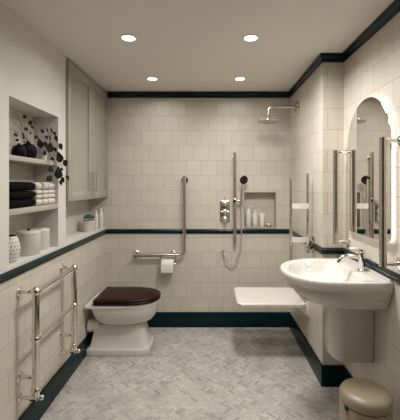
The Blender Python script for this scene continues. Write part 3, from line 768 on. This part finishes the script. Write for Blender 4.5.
bm = bmesh.new(); loft(bm, [[p+Vector((0,-.028,0)) for p in r_] for r_ in (rs(0,.195,.092,.390,2.8,.5), rs(0,.218,.106,.396,2.8,.5), rs(0,.232,.113,.415,2.8,.5), rs(0,.238,.116,.450,2.8,.5), rs(0,.246,.118,.7475,2.8,.5))]); obj('semi_pedestal', bm, M['ceramic'], bs)
bm = bmesh.new(); lathe(bm, [(.024,.7955), (.026,.799), (.020,.801), (.001,.800)], (.285,0,0), 24); obj('waste', bm, M['chrome'], bs, label='chrome waste in the bowl')
bm = bmesh.new(); box(bm, (.0005,-.276,.9165), (.013,.276,.932), .004, 3); obj('rear_upstand', bm, M['ceramic'], bs)

tp = thing('basin_tap', 'chrome mixer tap with swan spout on the wash basin', 'tap', (.897,2.015,.9165), PI)
bm = bmesh.new(); lathe(bm, [(.026,0), (.026,.004), (.020,.010), (.0185,.030), (.0200,.080), (.0195,.104), (.014,.108)], seg=26); obj('body', bm, M['chrome'], tp)
bm = bmesh.new(); tube(bm, [(.010,0,.072), (.060,0,.088), (.112,0,.086), (.142,0,.046)], .0112, 14, .045, 6); obj('spout', bm, M['chrome'], tp)
bm = bmesh.new(); lathe(bm, [(.0185,.1085), (.0195,.112), (.0180,.126), (.010,.132), (.001,.133)], seg=22); tube(bm, [(0,0,.124), (.035,.004,.130), (.080,.010,.131)], .0055, 10, .02); obj('lever', bm, M['chrome'], tp)

# ------------------------------------------------------------------ mirror and its two rails
YM, MW, MZ0, MZS = 1.995, .276, 1.120, 1.658
def arch(x, w_, z0, zs, rc=.045, n=56):
    pts = []
    for k in range(n+1): a = PI*k/n; pts.append((w_*math.cos(a), zs + w_*math.sin(a)))
    for k in range(7): a = PI + k/6*PI/2; pts.append((-w_+rc+rc*math.cos(a), z0+rc+rc*math.sin(a)))
    for k in range(7): a = 1.5*PI + k/6*PI/2; pts.append((w_-rc+rc*math.cos(a), z0+rc+rc*math.sin(a)))
    return [Vector((x, y, z)) for y, z in pts]
mi = thing('arched_mirror', 'arch-topped backlit mirror above the wash basin', 'mirror', (XR,YM,0))
bm = bmesh.new(); loft(bm, [arch(0,MW-.030,MZ0+.030,MZS,.03), arch(-.006,MW-.030,MZ0+.030,MZS,.03)]); obj('back_box', bm, M['plastic'], mi)
bm = bmesh.new(); loft(bm, [arch(-.0061,MW-.004,MZ0+.004,MZS), arch(-.024,MW-.004,MZ0+.004,MZS)], True, True); obj('light_strip', bm, M['led'], mi, label='glowing warm light strip round the mirror edge')
bm = bmesh.new(); loft(bm, [arch(-.0242,MW-.001,MZ0+.001,MZS), arch(-.029,MW-.001,MZ0+.001,MZS), arch(-.030,MW-.003,MZ0+.003,MZS)]); obj('glass', bm, M['mirror'], mi, smooth=False)

def vrail(y, label):
    t = thing('vertical_grab_rail', label, 'grab rail', (XR,y,1.035), group='vertical grab rails beside the mirror')
    bm = bmesh.new(); tube(bm, [(-.088,0,-.014), (-.088,0,.626)], .0185, 22); obj('bar', bm, M['steel'], t)
    for z in (0, .612):
        bm = bmesh.new(); tube(bm, [(-.010,0,z), (-.074,0,z)], .0105, 14); obj('arm', bm, M['chrome'], t)
    for z in (0, .612):
        bm = bmesh.new(); lathe(bm, [(.034,0), (.034,-.006), (.030,-.010), (.017,-.012)], (0,0,z), 24, 'X'); obj('wall_flange', bm, M['chrome'], t)
    return t
a = vrail(1.682, 'vertical steel grab rail on the mirror side nearest the viewer, above the bin')
vrail(2.318, 'vertical steel grab rail between the mirror and the tiled pier')

# ------------------------------------------------------------------ pedal bin
bn = thing('pedal_bin', 'round olive-beige lidded bin on the floor below the basin', 'bin', (.753,1.655,.0013))
rb = .119
bm = bmesh.new(); lathe(bm, [(rb*.97,.014), (rb,.018), (rb,.366), (rb*.985,.369)], seg=56); obj('body', bm, M['bin'], bn)
bm = bmesh.new(); lathe(bm, [(rb*.985,.372), (rb*1.008,.375), (rb*1.008,.392), (rb*.985,.408), (rb*.92,.420), (rb*.70,.430), (rb*.3,.434), (.001,.435)], seg=56); obj('lid', bm, M['bin'], bn, label='domed lid with a thin dark seam')
bm = bmesh.new(); lathe(bm, [(rb*.98,0), (rb*1.01,.003), (rb*1.01,.013), (rb*.97,.0138)], seg=48); obj('base_ring', bm, M['dark'], bn)
bm = bmesh.new(); lathe(bm, [(rb*.972,.3688), (rb*.972,.3722)], seg=48); obj('seal', bm, M['dark'], bn, label='dark seal between body and lid')
ang = math.radians(203); cx, cy = rb*math.cos(ang), rb*math.sin(ang)
bm = bmesh.new(); box(bm, (-.007,-.008,.355), (.004,.008,.378), .002)
bmesh.ops.transform(bm, matrix=Matrix.Translation((cx,cy,0)) @ Matrix.Rotation(ang+PI, 4, 'Z'), verts=bm.verts[:]); obj('catch', bm, M['dark'], bn, label='small black catch')
bm = bmesh.new(); box(bm, (-.03,-.175,.012), (.03,-.11,.022), .004); obj('pedal', bm, M['dark'], bn)

# ------------------------------------------------------------------ ceiling lights
LAMPS = [(-.518,2.13,'nearer left'), (.250,2.13,'nearer right'), (-.512,2.955,'farther left'), (.253,2.955,'farther right')]
LP = {'nearer left':'round recessed downlight in the ceiling, nearer pair, on the cabinet side', 'nearer right':'round recessed downlight in the ceiling, nearer pair, on the mirror side', 'farther left':'round recessed downlight near the back wall, on the cabinet side', 'farther right':'round recessed downlight near the back wall, on the shower side'}
POWER = 6.6
def lampobj(x, y, p=POWER):
    ld = bpy.data.lights.new('downlight_or_added_lamp', 'AREA'); ld.shape = 'DISK'; ld.size = .36; ld.energy = p; ld.color = (1,.985,.955); ld.spread = math.radians(156)
    lo = bpy.data.objects.new('downlight_or_added_lamp', ld); COL.objects.link(lo); lo.location = (x,y,ZC-.0095); return lo
for x, y, k in LAMPS:
    t = thing('ceiling_downlight', LP[k], 'light', (x,y,ZC), group='ceiling downlights')
    bm = bmesh.new(); lathe(bm, [(.050,0), (.050,-.003), (.042,-.006), (.040,-.003), (.040,0)], seg=36, cap=False); obj('bezel', bm, M['plastic'], t)
    bm = bmesh.new(); lathe(bm, [(.0395,-.0005), (.0395,-.004), (.001,-.004)], seg=32); obj('diffuser', bm, M['lamp'], t)
    lampobj(x, y, POWER*{'nearer left':.42, 'nearer right':3.0, 'farther left':.42, 'farther right':.40}[k])
for x, y, p in ((-.518,1.30,.20), (.25,1.30,.90)): lampobj(x, y, POWER*p)  # two added lamps out of view, without fixtures, as extra light

# ------------------------------------------------------------------ world, camera, view
wd = bpy.data.worlds.new('World'); scene.world = wd; wd.use_nodes = True
wd.node_tree.nodes['Background'].inputs[0].default_value = (.9,.8,.68,1); wd.node_tree.nodes['Background'].inputs[1].default_value = .1
cd = bpy.data.cameras.new('Camera'); cam = bpy.data.objects.new('Camera', cd); COL.objects.link(cam)
cam.location = (0,0,CAMZ); cam.rotation_euler = (PI/2,0,0)
cd.sensor_fit = 'AUTO'; cd.sensor_width = 36; cd.lens = F/420*36; cd.shift_x = -11/420; cd.shift_y = -26/420; cd.clip_start = .02
scene.camera = cam
scene.view_settings.view_transform = 'Standard'; scene.view_settings.look = 'None'; scene.view_settings.gamma = 1.0; scene.view_settings.use_curve_mapping = False
scene.view_settings.exposure = 0.0
